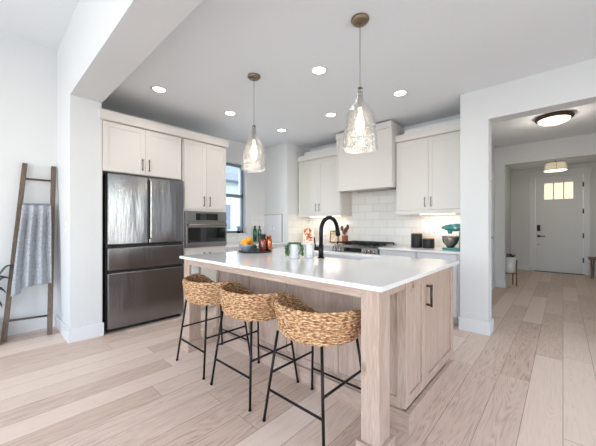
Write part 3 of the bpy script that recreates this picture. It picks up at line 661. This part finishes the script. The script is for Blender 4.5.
for x, y, _ in cans:
    l = bpy.data.lights.new('downlight', 'SPOT'); l.energy = 20; l.spot_size = math.radians(130); l.spot_blend = .8; l.color = (1, .95, .89); l.shadow_soft_size = .06
    o = bpy.data.objects.new('downlight', l); C.objects.link(o); o.location = (x, y, CEIL-.03)
hx, hy_ = -.093, 5.36
hl = empty('flush_ceiling_light', (hx, hy_, CEIL), 'lit round flush-mount ceiling light with dark rim in the hall', 'ceiling light')
build('rim', MB().lathe([(.0, 0), (.20, 0), (.212, -.02), (.205, -.045), (.17, -.05), (.0, -.05)], (hx, hy_, CEIL), 40), 'bronze', hl)
build('diffuser', MB().lathe([(.175, -.048), (.165, -.07), (.13, -.092), (.07, -.105), (0, -.108)], (hx, hy_, CEIL), 40), 'lens', hl)
l = bpy.data.lights.new('hall_lamp', 'POINT'); l.energy = 15; l.color = (1, .9, .78); l.shadow_soft_size = .12
o = bpy.data.objects.new('hall_lamp', l); C.objects.link(o); o.location = (hx, hy_, 2.45)
ex, ey = -.12, 8.3
el = empty('drum_ceiling_light', (ex, ey, CEIL), 'semi-flush ceiling light with cream drum shade in the entry', 'ceiling light')
build('stem', MB().cyl((ex, ey, CEIL), (ex, ey, CEIL-.02), .06).cyl((ex, ey, CEIL-.02), (ex, ey, 2.50), .008), 'bronze', el)
s = MB(); s.open = True; s.cap = False; s.lathe([(.165, 2.54), (.19, 2.385)], (ex, ey, 0), 40)
build('shade', s, 'cream', el, solid=.004)
build('shade_frame', MB().lathe([(.191, 2.38), (.196, 2.38), (.196, 2.392), (.191, 2.392)], (ex, ey, 0), 40).lathe([(.165, 2.535), (.17, 2.535), (.17, 2.547), (.165, 2.547)], (ex, ey, 0), 40)
      .cyl((ex+.02, ey-.167, 2.54), (ex+.02, ey-.193, 2.385), .004, n=6).cyl((ex+.15, ey-.07, 2.54), (ex+.175, ey-.08, 2.385), .004, n=6).cyl((ex-.15, ey-.07, 2.54), (ex-.175, ey-.08, 2.385), .004, n=6), 'bronze', el)
build('diffuser', MB().cyl((ex, ey, 2.374), (ex, ey, 2.386), .186, n=40), 'lens', el)
l = bpy.data.lights.new('entry_lamp', 'POINT'); l.energy = 13; l.color = (1, .88, .72); l.shadow_soft_size = .12
o = bpy.data.objects.new('entry_lamp', l); C.objects.link(o); o.location = (ex, ey, 2.2)

# ================================================================== ON THE ISLAND
TZ += .0005
def cpx(px, Yv):
    r = (px-298)/289.4; s_, c_ = math.sin(YAW), math.cos(YAW); D = Yv/(c_+r*s_); return D*(-s_+r*c_)
tx, ty = -2.53, 2.06
tr = MB(); tr.lathe([(0, 0), (.175, 0), (.19, .012), (.188, .018), (.172, .008), (0, .008)], (tx, ty, TZ), 48)
build('tray', tr, 'trayc', None, 'round charcoal tray holding the fruit bowl and jars on the island', 'tray')
tz = TZ+.0085
bwx, bwy = tx-.055, ty-.07
bw = MB(); bw.lathe([(.0, 0), (.045, 0), (.048, .008), (.072, .03), (.092, .06), (.098, .078), (.094, .079), (.086, .06), (.065, .032), (.035, .014), (0, .012)], (bwx, bwy, tz), 36)
build('fruit_bowl', bw, 'greyb', None, 'blue-grey ceramic bowl full of oranges and lemons on the island tray', 'bowl')
FG = 'oranges and lemons in the bowl'
for (dx, dy, dz, m, nm, lab) in ((.030, .0, .128, 'orange', 'orange', 'orange heaped highest at the right of the bowl'), (-.045, -.015, .092, 'lemon', 'lemon', 'yellow-orange fruit at the left side of the bowl'), (.018, -.045, .088, 'lemon', 'lemon', 'yellow-orange fruit at the front of the bowl'), (-.005, .048, .092, 'orange', 'orange', 'orange at the back of the bowl')):
    f = MB().sphere((bwx+dx, bwy+dy, tz+dz), .036, 1, 1, .95)
    o = empty(nm, (bwx+dx, bwy+dy, tz+dz-.03), lab, 'fruit', FG)
    build('flesh', f, m, o); build('stem', MB().cyl((bwx+dx, bwy+dy, tz+dz+.028), (bwx+dx, bwy+dy, tz+dz+.033), .003, n=6), 'leaf', o)
def jar(x, y, z, r, h, m, lidm, label, name='jar', cat='jar', lidh=.02, group=None):
    t = empty(name, (x, y, z), label, cat, group)
    build('body', MB().lathe([(0, 0), (r*.9, 0), (r, .006), (r, h*.78), (r*.8, h*.95), (r*.7, h), (0, h)], (x, y, z), 24), m, t)
    build('lid', MB().lathe([(0, h), (r*.82, h), (r*.82, h+lidh), (r*.7, h+lidh+.004), (0, h+lidh+.004)], (x, y, z), 24), lidm, t)
    return t
# mug, jars and greenery on the tray
jar(tx+.05, ty+.062, tz, .044, .165, 'copper', 'plastic', 'copper shaker with black lid on the island tray')
jar(tx+.120, ty+.005, tz, .034, .14, 'amber', 'plastic', 'amber glass bottle with black cap on the island tray', 'bottle', 'bottle')
jar(tx+.128, ty+.088, tz, .033, .15, 'copper', 'copper', 'all-copper canister at the back of the island tray')
jar(tx+.06, ty-.05, tz, .021, .032, mat('pale_blue_glaze', 'a9c3da', .2), 'plastic', 'small pale blue pot with dark lid on the island tray')
sp_ = MB()
for k in range(44):
    a = random.uniform(0, 6.28); r = random.uniform(.005, .05)
    sp_.sphere((tx+.115+r*math.cos(a), ty-.095+r*math.sin(a), tz+.018+random.uniform(0, .06)), .014, 1, .45, .3, Matrix.Rotation(a, 4, 'Z') @ Matrix.Rotation(random.uniform(-1, 1), 4, 'Y'), 6)
sp_.cyl((tx+.115, ty-.095, tz), (tx+.115, ty-.095, tz+.03), .02, n=12)
build('succulent', sp_, 'dleaf', None, 'tiny dark green succulent at the right of the island tray', 'plant')
# trailing plant
px_, py_ = -1.80, 1.915
pl = empty('potted_plant', (px_, py_, TZ), 'white pot with green leaves trailing down both sides on the island', 'potted plant')
build('pot', MB().lathe([(0, 0), (.046, 0), (.05, .006), (.052, .12), (.052, .128), (.048, .128), (.046, .11), (0, .11)], (px_, py_, TZ), 32), 'white', pl)
lf = MB()
import itertools
random.seed(3)
dirv = Vector((math.cos(YAW), math.sin(YAW), 0))
for side in (-1, 1):
    for s_ in range(15):
        ang = random.uniform(-1.1, 1.1); d0 = Matrix.Rotation(ang, 3, 'Z') @ (dirv*side)
        L_ = random.uniform(.10, .13); n = int(L_/.008)
        for k in range(n):
            f = k/n; p = Vector((px_, py_, TZ+.132)) + d0*(.050+.026*min(1, f*3)+random.uniform(-.008, .008)) + Vector((random.uniform(-.006, .006), random.uniform(-.006, .006), -L_*f+.004))
            lf.sphere(p, random.uniform(.006, .010), 1, .6, .3, Matrix.Rotation(random.uniform(0, 6), 4, 'Z') @ Matrix.Rotation(random.uniform(-1, 1), 4, 'X'), 6)
for k in range(46):
    a = random.uniform(0, 6.28); r = random.uniform(0, .055)
    lf.sphere((px_+r*math.cos(a), py_+r*math.sin(a), TZ+.130+random.uniform(-.004, .01)), .01, 1, .6, .35, Matrix.Rotation(a, 4, 'Z') @ Matrix.Rotation(random.uniform(-.7, .7), 4, 'X'), 6)
build('foliage', lf, 'leaf', pl)
vx, vy = -1.712, 2.022
vs = empty('lidded_canister', (vx, vy, TZ), 'plain white lidded canister between the trailing plant and faucet', 'canister')
build('body', MB().lathe([(0, 0), (.038, 0), (.042, .005), (.042, .105), (.04, .108), (0, .108)], (vx, vy, TZ), 32), 'white', vs)
build('lid', MB().lathe([(0, .1085), (.043, .1085), (.043, .12), (.01, .125), (.01, .135), (0, .136)], (vx, vy, TZ), 32), 'white', vs)

# ================================================================== ON THE WORKTOPS
Z2 = CT+.0005
def canister(x, y, r, h, label):
    t = empty('canister', (x, y, Z2), label, 'canister', 'black canisters on the worktop')
    build('body', MB().lathe([(0, 0), (r-.003, 0), (r, .004), (r, h-.004), (r-.003, h), (0, h)], (x, y, Z2), 36), 'plastic', t)
    build('lid', MB().lathe([(0, h+.0005), (r-.004, h+.0005), (r-.004, h+.014), (0, h+.015)], (x, y, Z2), 36), 'lwood', t, 'light wooden lid')
canister(-1.525, 4.15, .075, .19, 'tall black canister with wooden lid')
canister(-1.365, 4.15, .075, .125, 'short wide black canister with wooden lid beside the taller one')
mx_, my_ = -1.03, 4.08
mi = empty('stand_mixer', (mx_, my_, Z2), 'teal stand mixer with steel bowl beside the white pillar', 'stand mixer')
build('base', MB().box(mx_-.12, mx_+.14, my_-.085, my_+.085, Z2, Z2+.028, .012), 'teal', mi)
build('column', MB().box(mx_+.065, mx_+.135, my_-.045, my_+.045, Z2+.025, Z2+.24, .02), 'teal', mi)
build('head', MB().sphere((mx_, my_, Z2+.285), .06, 2.25, .95, .85).cyl((mx_-.045, my_, Z2+.25), (mx_-.045, my_, Z2+.205), .032, .024), 'teal', mi)
build('bowl', MB().lathe([(0, .030), (.045, .030), (.05, .042), (.085, .085), (.098, .13), (.102, .175), (.098, .175), (.093, .13), (0, .045)], (mx_-.04, my_, Z2), 32), 'nickel', mi, 'steel mixing bowl')
build('speed_knob', MB().cyl((mx_+.03, my_-.05, Z2+.28), (mx_+.03, my_-.07, Z2+.28), .014), 'nickel', mi)
build('attachment_hub', MB().cyl((mx_-.125, my_, Z2+.285), (mx_-.145, my_, Z2+.285), .02), 'nickel', mi)
ux, uy = -2.755, 4.20
cr = empty('utensil_crock', (ux, uy, Z2), 'terracotta crock left of the range holding wooden utensils', 'crock')
build('body', MB().lathe([(0, 0), (.045, 0), (.052, .01), (.055, .13), (.06, .135), (.052, .135), (.047, .02), (0, .015)], (ux, uy, Z2), 28), 'terra', cr)
for dx, dy, tl, lab in ((-.06, .0, .30, 'dark wooden spoon leaning left in the crock'), (.0, .02, .27, 'dark wooden spatula upright in the crock'), (.055, 0, .32, 'dark wooden spoon leaning right in the crock'), (.02, -.05, .24, 'short wooden spoon at the front of the crock')):
    b0 = Vector((ux+dx*.3, uy+dy*.3, Z2+.02)); e0 = Vector((ux+dx, uy+dy, Z2+tl-.04))
    o = empty('wooden_utensil', b0, lab, 'utensil', 'wooden utensils in the crock')
    build('shaft', MB().cyl(b0, e0, .006, n=8), 'spoon', o)
    build('head', MB().sphere(e0, .036, .85, .35, 1.3), 'spoon', o)
# cookbook on stand and framed picture
def leaning(name, label, x, y, w, h, cat, fm, img, rz=0):
    t = empty(name, (x, y, Z2), label, cat)
    Mx = Matrix.Translation((x, y, Z2)) @ Matrix.Rotation(rz, 4, 'Z') @ Matrix.Rotation(math.radians(-12), 4, 'X')
    build('frame', MB().box(-w/2, w/2, 0, .012, 0, h, .002, Mx), fm, t)
    build('picture', MB().box(-w/2+.02, w/2-.02, -.0015, 0, .02, h-.02, 0, Mx), img, t)
    build('stand', MB().box(-.01, .01, .055, .062, .0, h*.55, 0, Matrix.Translation((x, y+.028, Z2)) @ Matrix.Rotation(rz, 4, 'Z') @ Matrix.Rotation(math.radians(4), 4, 'X')), fm, t)
def spots(name, base, c1, c2, scale):
    m = bpy.data.materials.new(name); m.use_nodes = True; nt = m.node_tree; b = nt.nodes['Principled BSDF']; L = nt.links.new
    tc = nt.nodes.new('ShaderNodeTexCoord'); v = nt.nodes.new('ShaderNodeTexVoronoi'); v.inputs['Scale'].default_value = scale; L(tc.outputs['Object'], v.inputs['Vector'])
    sp = nt.nodes.new('ShaderNodeSeparateColor'); L(v.outputs['Color'], sp.inputs[0]); cr = nt.nodes.new('ShaderNodeValToRGB'); cr.color_ramp.interpolation = 'CONSTANT'
    cr.color_ramp.elements[0].color = lin(base); cr.color_ramp.elements[1].position = .72; cr.color_ramp.elements[1].color = lin(c2)
    e = cr.color_ramp.elements.new(.45); e.color = lin(c1); L(sp.outputs[0], cr.inputs[0]); L(cr.outputs[0], b.inputs['Base Color']); b.inputs['Roughness'].default_value = .4
    return m
leaning('cookbook', 'cookbook with orange food picture propped in the corner left of the range', -3.50, 4.10, .20, .28, 'book', 'paper', spots('food_picture', 'efe6da', 'd5752f', 'a83f22', 30), .6)
leaning('picture_frame', 'small brown-framed picture leaning behind the faucet, left of the crock', -3.02, 4.25, .16, .22, 'picture frame', 'spoon', spots('recipe_card', 'ded2bd', 'c9b795', 'b09a78', 18), .4)
jar(-3.22, 4.20, Z2, .05, .13, 'white', 'white', 'white lidded jar between the cookbook and brown frame')
# green bottles near the window
for k, (x, y, lab) in enumerate(((cpx(255, 3.50), 3.50, 'dark green bottle in the window corner, left of the pair'), (cpx(259.5, 3.50), 3.50, 'dark green bottle in the window corner, right of the pair'))):
    t = empty('bottle', (x, y, Z2), lab, 'bottle', 'green bottles in the window corner')
    build('body', MB().lathe([(0, 0), (.036, 0), (.038, .006), (.038, .205), (.033, .23), (.017, .25), (.016, .262), (0, .262)], (x, y, Z2), 24), 'dgreen', t)
    build('cap', MB().cyl((x, y, Z2+.2625), (x, y, Z2+.30), .018), 'plastic', t)
    build('label', MB().lathe([(.0385, .06), (.0392, .06), (.0392, .14), (.0385, .14)], (x, y, Z2), 24), 'dgreen', t)
# little plant on the sill
sx_, sy_ = -4.40, 3.19
t = empty('sill_plant', (sx_, sy_, 1.0605), 'small dark leafy plant in a pot on the window sill', 'potted plant')
build('pot', MB().lathe([(0, 0), (.028, 0), (.036, .05), (.03, .05), (0, .045)], (sx_, sy_, 1.0605), 20), 'plastic', t)
lf = MB()
for k in range(40):
    a = random.uniform(0, 6.28); r = random.uniform(.005, .045)
    lf.sphere((sx_+r*.8*math.cos(a), sy_+r*math.sin(a), 1.115+random.uniform(0, .07)), .016, 1, .45, .25, Matrix.Rotation(a, 4, 'Z') @ Matrix.Rotation(random.uniform(-1, 1), 4, 'Y'), 6)
build('foliage', lf, 'dleaf', t)
# outlets and switch
def plate(name, label, nrm, c, w=.07, h=.115, kind='outlet'):
    x, y, z = c; t = empty(name, c, label, kind)
    if nrm == 'x': part('plate', 'whitem', t, (x, x+.006, y-w/2, y+w/2, z-h/2, z+h/2), bev=.002); bx = [(x+.006, x+.008, y-.016, y+.016, z-.045+q, z-.01+q) for q in ((0, .055) if kind == 'outlet' else (.027,))]
    else: part('plate', 'whitem', t, (x-w/2, x+w/2, y-.006, y, z-h/2, z+h/2), bev=.002); bx = [(x-.016, x+.016, y-.008, y-.006, z-.045+q, z-.01+q) for q in ((0, .055) if kind == 'outlet' else (.027,))]
    part('socket' if kind == 'outlet' else 'toggle', mat('plate_insert', 'cfcfd2', .4), t, *bx, bev=.001)
plate('wall_outlet', 'white outlet low on the left wall behind the ladder', 'x', (-4.475, .28, .55), .085, .125)
plate('light_switch', 'white switch on the end wall face beside the ladder', 'y', (-3.93, .61, 1.19), kind='switch')
plate('wall_outlet', 'white outlet on the tile behind the short canister', 'y', (-1.36, 4.388, 1.14), .115, .075)
plate('wall_outlet', 'white outlet on the pale backsplash in the window corner', 'y', (-4.10, 3.754, 1.14), .115, .075)

# ================================================================== LADDER AND BLANKET
ld = empty('blanket_ladder', (-4.3, .40, 0), 'rustic dark wooden ladder leaning on the left white wall', 'ladder')
A0, A1 = Vector((-4.30, .180, .012)), Vector((-4.43, .312, 1.90))
B0, B1 = Vector((-4.15, .515, .012)), Vector((-4.43, .575, 1.91))
A0, A1, B0, B1 = Vector((-4.235, .150, .01)), Vector((-4.442, .325, 1.90)), Vector((-4.145, .500, .01)), Vector((-4.442, .572, 1.90))
def rail(p, q):
    d = (q-p); zz = d.normalized(); yy = Vector((0, 1, 0)); xx = yy.cross(zz).normalized(); yy = zz.cross(xx)
    Mx = Matrix((xx, yy, zz)).transposed().to_4x4(); Mx.translation = p
    return MB().box(-.018, .018, -.022, .022, 0, d.length, .005, Mx)
build('rail', rail(A0, A1), 'dwood', ld); build('rail', rail(B0, B1), 'dwood', ld)
rz_ = (.17, .50, .80, 1.42, 1.72)
RU = []
for z in (.205, .56, 1.03, 1.42, 1.725):
    f = z/1.9; p, q = A0.lerp(A1, f), B0.lerp(B1, f); RU.append((p, q))
    if z == .56: continue
    build('rung', MB().cyl(p+(q-p)*.03, p+(q-p)*.97, .011, n=10), 'dwoodx', ld)
# blanket over the 4th rung
p, q = RU[3]; ax = (q-p).normalized(); outv = Vector((1, 0, 0)) - ax*ax.x; outv.normalize()
Lb = (q-p).length
def blk(front):
    def fn(u, v):
        s0 = Lb*(.08+.86*u)
        k_ = max(0, min(1, (u-.20)/.08)); k_ = k_*k_*(3-2*k_)
        hem = (.95-.05*u)*(1-k_)+(.885-.03*u)*k_ if front else (.66-.08*u)
        dr = v*hem
        f1 = math.sin(u*19+.5*math.sin(v*4)+.6); fold = (f1*abs(f1)**.3)*.034*min(1, v*3+.35) + math.sin(u*8+1)*.012*v
        side = -(.085*v*(1-u)*(1.0 if front else .5)) - .01*v
        off = .017+(.026+fold+.030*v if front else -.034-.010*v)
        pos = p+ax*(s0+side)
        pos = pos+Vector((0, 0, .016*math.cos(min(1, v*12)*PI/2)-dr))
        sl = (A0-A1).x*(dr/1.9)*(1.0 if front else .55)
        return pos+outv*off+Vector((sl, 0, 0))
    return fn
b_ = MB(); b_.open = True
b_.grid(blk(True), 90, 40); b_.grid(blk(False), 90, 40)
fA, fB = blk(True), blk(False)
def top(u, v):
    a, c_ = Vector(fA(u, 0)), Vector(fB(u, 0)); m_ = a.lerp(c_, v); m_.z += .012*math.sin(PI*v); return m_
b_.grid(top, 90, 6)
bmesh.ops.remove_doubles(b_.bm, verts=b_.bm.verts[:], dist=1e-4)
bm_ = mat('grey_knit', 'aeb1b7', .95, bump=(45, .5), vary=(45, '999ca4'))
bl = build('blanket', b_, bm_, None, 'grey-blue knitted throw blanket draped over the ladder rungs', 'blanket', solid=.008)
# wooden planter with a dark leafy plant at the left edge
qx, qy = -4.28, -.06
t = empty('floor_planter', (qx, qy, 0), 'wooden floor planter with dark glossy leaves at the left edge', 'potted plant')
build('planter_box', MB().box(qx-.15, qx+.15, qy-.17, qy+.155, 0, .24, .006), 'lwood', t)
part('soil', 'soil', t, (qx-.135, qx+.135, qy-.155, qy+.14, .24, .248))
lf = MB()
random.seed(11)
for k in range(15):
    a = random.uniform(0, 6.28) if k > 3 else (1.2+.25*k); rr = .1
    tip = Vector((qx+.13*math.cos(a)*random.uniform(.3, 1), qy+.24*math.sin(a) if k > 3 else qy+.20+.03*k, .40+.14*(k % 4)+ (.0 if k > 3 else -.02)))
    base = Vector((qx+.02*math.cos(a), qy+.02*math.sin(a), .245)); mid = base.lerp(tip, .5)+Vector((0, 0, .10))
    lf.tube([base, base.lerp(mid, .5), mid], .005, 6)
    d = (tip-mid); n = Vector((0, 0, 1)); sd = d.cross(n).normalized()
    def leaf(u, v, mid=mid, d=d, sd=sd): 
        return mid+d*v+sd*(u-.5)*.12*math.sin(PI*min(.999, v*.92+.06))+Vector((0, 0, .05*math.sin(PI*v)-.02*v*v-abs(u-.5)*-.02))
    lf.open = True; lf.grid(leaf, 4, 8)
build('foliage', lf, 'dleaf', t, solid=.002)

# ================================================================== ENTRY
ax_, ay_ = -.80, 7.16
t = empty('plant_stand', (ax_, ay_, 0), 'white pot on a dark four-legged stand beside the entry opening', 'planter')
build('pot', MB().lathe([(0, .26), (.10, .26), (.115, .28), (.125, .57), (.118, .57), (.108, .5), (0, .5)], (ax_, ay_, 0), 32), 'white', t)
for a in (-.35, 1.2, 2.8, 4.35):
    cx_, cy_ = ax_+.135*math.cos(a), ay_+.135*math.sin(a)
    build('leg', MB().box(cx_-.009, cx_+.009, cy_-.009, cy_+.009, 0, .52, .002), 'dwood', t)
build('crossbar', MB().cyl((ax_+.135*math.cos(-.35), ay_+.135*math.sin(-.35), .245), (ax_+.135*math.cos(2.8), ay_+.135*math.sin(2.8), .245), .009, n=8).cyl((ax_+.135*math.cos(1.2), ay_+.135*math.sin(1.2), .245), (ax_+.135*math.cos(4.35), ay_+.135*math.sin(4.35), .245), .009, n=8), 'dwood', t)
lf = MB()
for k in range(50):
    a = random.uniform(0, 6.28); r = random.uniform(.01, .10)
    lf.sphere((ax_+r*math.cos(a), ay_+r*math.sin(a), .575+random.uniform(0, .05)), .025, 1, .4, .25, Matrix.Rotation(a, 4, 'Z') @ Matrix.Rotation(random.uniform(-.8, .8), 4, 'Y'), 6)
lf.cyl((ax_, ay_, .501), (ax_, ay_, .56), .09, n=16)
build('foliage', lf, 'dleaf', t)
bx_, by_ = .48, 9.30
t = empty('wooden_bench', (.95, 9.45, 0), 'rustic wooden bench with crossed legs at the right of the front door', 'bench')
part('seat', 'benchw', t, (.43, 1.27, 9.28, 9.62, .42, .47), bev=.008)
for x in (.50, 1.18):
    build('leg', MB().poly([(9.28, .0), (9.34, .0), (9.62, .42), (9.56, .42)], x-.03, x-.0005, 'x').poly([(9.62, .0), (9.56, .0), (9.28, .42), (9.34, .42)], x+.0005, x+.03, 'x'), 'benchw', t)
